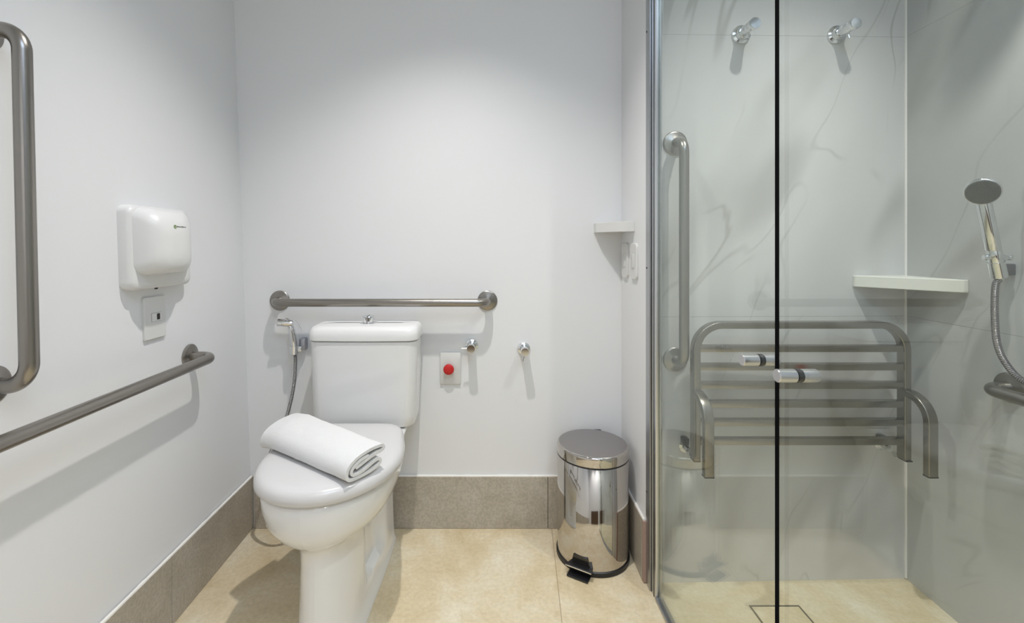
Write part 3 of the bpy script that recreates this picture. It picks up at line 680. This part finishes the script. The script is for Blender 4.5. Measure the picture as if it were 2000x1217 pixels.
# ------------------------------------------------------------------ hand shower
yh = 1.190; xh = sr(yh)
T = thing('hand_shower', 'chrome handheld shower head with ribbed hose on the marble side wall', 'hand shower', (xh, yh, 1.026))
b = B(); box(b, (xh-0.034, yh-0.013, 1.013), (xh, yh+0.013, 1.043), 0.004); obj('wall_bracket', b, mat('bracket_grey', (0.30, 0.30, 0.31), 0.3, 0.9), T)
pb = V(xh-0.052, yh-0.016, 1.030)
ht_ = W(1921, 398, 1.165); ax = (ht_-pb).normalized()
b = B(); lathe(b, [(0.0135, -0.022), (0.0165, -0.022), (0.0165, 0.018), (0.0135, 0.018)], pb, ax, 24); box(b, (xh-0.048, yh-0.016, 1.018), (xh-0.028, yh+0.006, 1.040), 0.002); obj('cradle', b, 'chrome', T)
b = B(); lathe(b, [(0.0, -0.030), (0.0085, -0.030), (0.0090, -0.012), (0.0145, 0.02), (0.0155, 0.048), (0.0145, 0.050), (0.0145, 0.052), (0.0155, 0.054), (0.0155, 0.10), (0.0155, (ht_-pb).length), (0.013, (ht_-pb).length+0.018)], pb, ax, 28); hd = obj('handle', b, 'chrome', T)
hc = W(1919, 373, 1.150); fn = V(-0.66, -0.64, -0.40).normalized()
b = B(); lathe(b, [(0.0, -0.030), (0.013, -0.028), (0.024, -0.020), (0.0320, -0.007), (0.0345, 0.003), (0.0340, 0.0075), (0.0310, 0.0090)], hc, fn, 40); sh = obj('shower_head', b, 'chrome', T, ang=60)
b = B(); lathe(b, [(0.0312, 0.0075), (0.0312, 0.0095), (0.0300, 0.0105), (0.0, 0.0110)], hc, fn, 40)
a_, u_, v_ = frame_of(fn)
for rr_, nn_ in ((0.005, 6), (0.011, 12), (0.017, 18), (0.0225, 24), (0.028, 28)):
    for k in range(nn_):
        an = 2*PI*k/nn_; lathe(b, [(0.0011, 0), (0.0009, 0.0018), (0, 0.002)], hc+fn*0.0107+u_*(rr_*math.cos(an))+v_*(rr_*math.sin(an)), fn, 6)
obj('spray_face', b, 'nozzle', sh)
b = B(); kc = pb+ax*0.030
lathe(b, [(0.0, -0.028), (0.0065, -0.026), (0.0075, -0.021), (0.0060, -0.015), (0.004, -0.010), (0.004, 0.012), (0.0078, 0.014), (0.0078, 0.021), (0.0055, 0.023), (0.0055, 0.030), (0.0068, 0.031), (0.0068, 0.036), (0.0, 0.037)], kc, (1, -0.12, 0), 20); obj('flow_switch', b, 'chrome', T)
b = B(); hp = [pb-ax*0.026, W(1944, 560, 1.170), W(1943, 620, 1.160), W(1948, 672, 1.150), W(1966, 712, 1.135), W(2000, 745, 1.105), W(2060, 765, 1.05), V(1.287, 0.98, 0.772), V(1.30, 0.92, 0.83), V(sr(0.9)-0.02, 0.90, 0.90)]
sweep(b, smooth(hp, 12), circle_sec(0.0073, 14)); obj('hose', b, 'hose', T, ang=70)
b = B(); lathe(b, [(0.024, 0), (0.024, 0.005), (0.012, 0.008), (0.012, 0.03), (0, 0.03)], (sr(0.9), 0.90, 0.905), (-1, 0, 0), 24); obj('water_outlet', b, 'chrome', T)

# overhead rose, above the picture edge; its shadow falls on the side wall
T = thing('rain_shower', 'round overhead shower head on an arm high on the side wall', 'shower head', (sr(1.03), 1.03, 2.20))
b = B(); sweep(b, fillet([V(sr(1.03), 1.03, 2.20), V(1.13, 1.03, 2.20), V(1.13, 1.03, 2.15)], 0.03, 8), circle_sec(0.011, 16)); lathe(b, [(0.028, 0), (0.028, 0.005), (0.011, 0.008)], (sr(1.03), 1.03, 2.20), (-1, 0, 0), 24); obj('shower_arm', b, 'chrome', T)
b = B(); lathe(b, [(0.0, 0), (0.044, 0.0), (0.047, 0.003), (0.047, 0.010), (0.02, 0.018), (0.013, 0.030), (0.0, 0.030)], (1.13, 1.03, 2.125), (0, 0, 1), 48); obj('rose', b, 'chrome', T)

# ------------------------------------------------------------------ ceiling downlights and added fill lights
def emis(name, col, st):
    m = bpy.data.materials.new(name); m.use_nodes = True; n = m.node_tree.nodes; n.clear()
    e = n.new('ShaderNodeEmission'); e.inputs[0].default_value = (*col, 1); e.inputs[1].default_value = st
    o = n.new('ShaderNodeOutputMaterial'); m.node_tree.links.new(e.outputs[0], o.inputs[0]); return m
em = emis('lamp_lens', (1, 0.95, 0.88), 8.0)
for x, y, watts, col, label in LAMPS:
    t = thing('downlight', label, 'ceiling light', (x, y, CEIL))
    b = B(); lathe(b, [(0.040, 0), (0.055, 0), (0.055, 0.006), (0.048, 0.010), (0.040, 0.004)], (x, y, CEIL), (0, 0, -1), 40); obj('trim_ring', b, 'plastic', t)
    b = B(); lathe(b, [(0.0, 0.001), (0.039, 0.001), (0.039, 0.003), (0, 0.003)], (x, y, CEIL), (0, 0, -1), 32); obj('lens', b, em, t)
    L = bpy.data.lights.new('downlight_bulb', 'SPOT'); L.energy = watts*8; L.color = col; L.shadow_soft_size = 0.022
    L.spot_size = math.radians(102); L.spot_blend = 1.0
    lo = bpy.data.objects.new('downlight_bulb', L); C.objects.link(lo); lo.parent = t; lo.location = (0, 0, -0.035)
for (x, y, watts), label in zip(FILL_SPOTS, ('unseen fill spot added on the ceiling behind the camera, on the left side', 'unseen fill spot added on the ceiling behind the camera, on the right side')):
    t = thing('added_fill_spot', label, 'ceiling light', (x, y, CEIL))
    b = B(); lathe(b, [(0.080, 0), (0.095, 0), (0.095, 0.006), (0.088, 0.010), (0.080, 0.004)], (x, y, CEIL), (0, 0, -1), 40); obj('trim_ring', b, 'plastic', t)
    L = bpy.data.lights.new('fill_spot_bulb', 'SPOT'); L.energy = watts*8; L.color = (0.98, 0.965, 0.94); L.shadow_soft_size = 0.08
    L.spot_size = math.radians(120); L.spot_blend = 1.0
    lo = bpy.data.objects.new('fill_spot_bulb', L); C.objects.link(lo); lo.parent = t; lo.location = (0, 0, -0.09)
t = thing('added_fill_panel', 'unseen square fill light panel added on the ceiling', 'ceiling light', (FILL_PANEL['x'], FILL_PANEL['y'], CEIL))
h2 = FILL_PANEL['s']/2
b = B()
for a, c in (((-h2-0.02, -h2-0.02), (h2+0.02, -h2)), ((-h2-0.02, h2), (h2+0.02, h2+0.02)), ((-h2-0.02, -h2), (-h2, h2)), ((h2, -h2), (h2+0.02, h2))):
    box(b, (FILL_PANEL['x']+a[0], FILL_PANEL['y']+a[1], CEIL-0.02), (FILL_PANEL['x']+c[0], FILL_PANEL['y']+c[1], CEIL))
obj('fill_panel_frame', b, 'plastic', t, flat=True)
L = bpy.data.lights.new('fill_panel_light', 'AREA'); L.shape = 'SQUARE'; L.size = FILL_PANEL['s']; L.energy = FILL_PANEL['watts']; L.color = FILL_PANEL['col']
lo = bpy.data.objects.new('fill_panel_light', L); C.objects.link(lo); lo.parent = t; lo.location = (0, 0, -0.012)

for o in bpy.data.objects:
    if 'org' in o: del o['org']
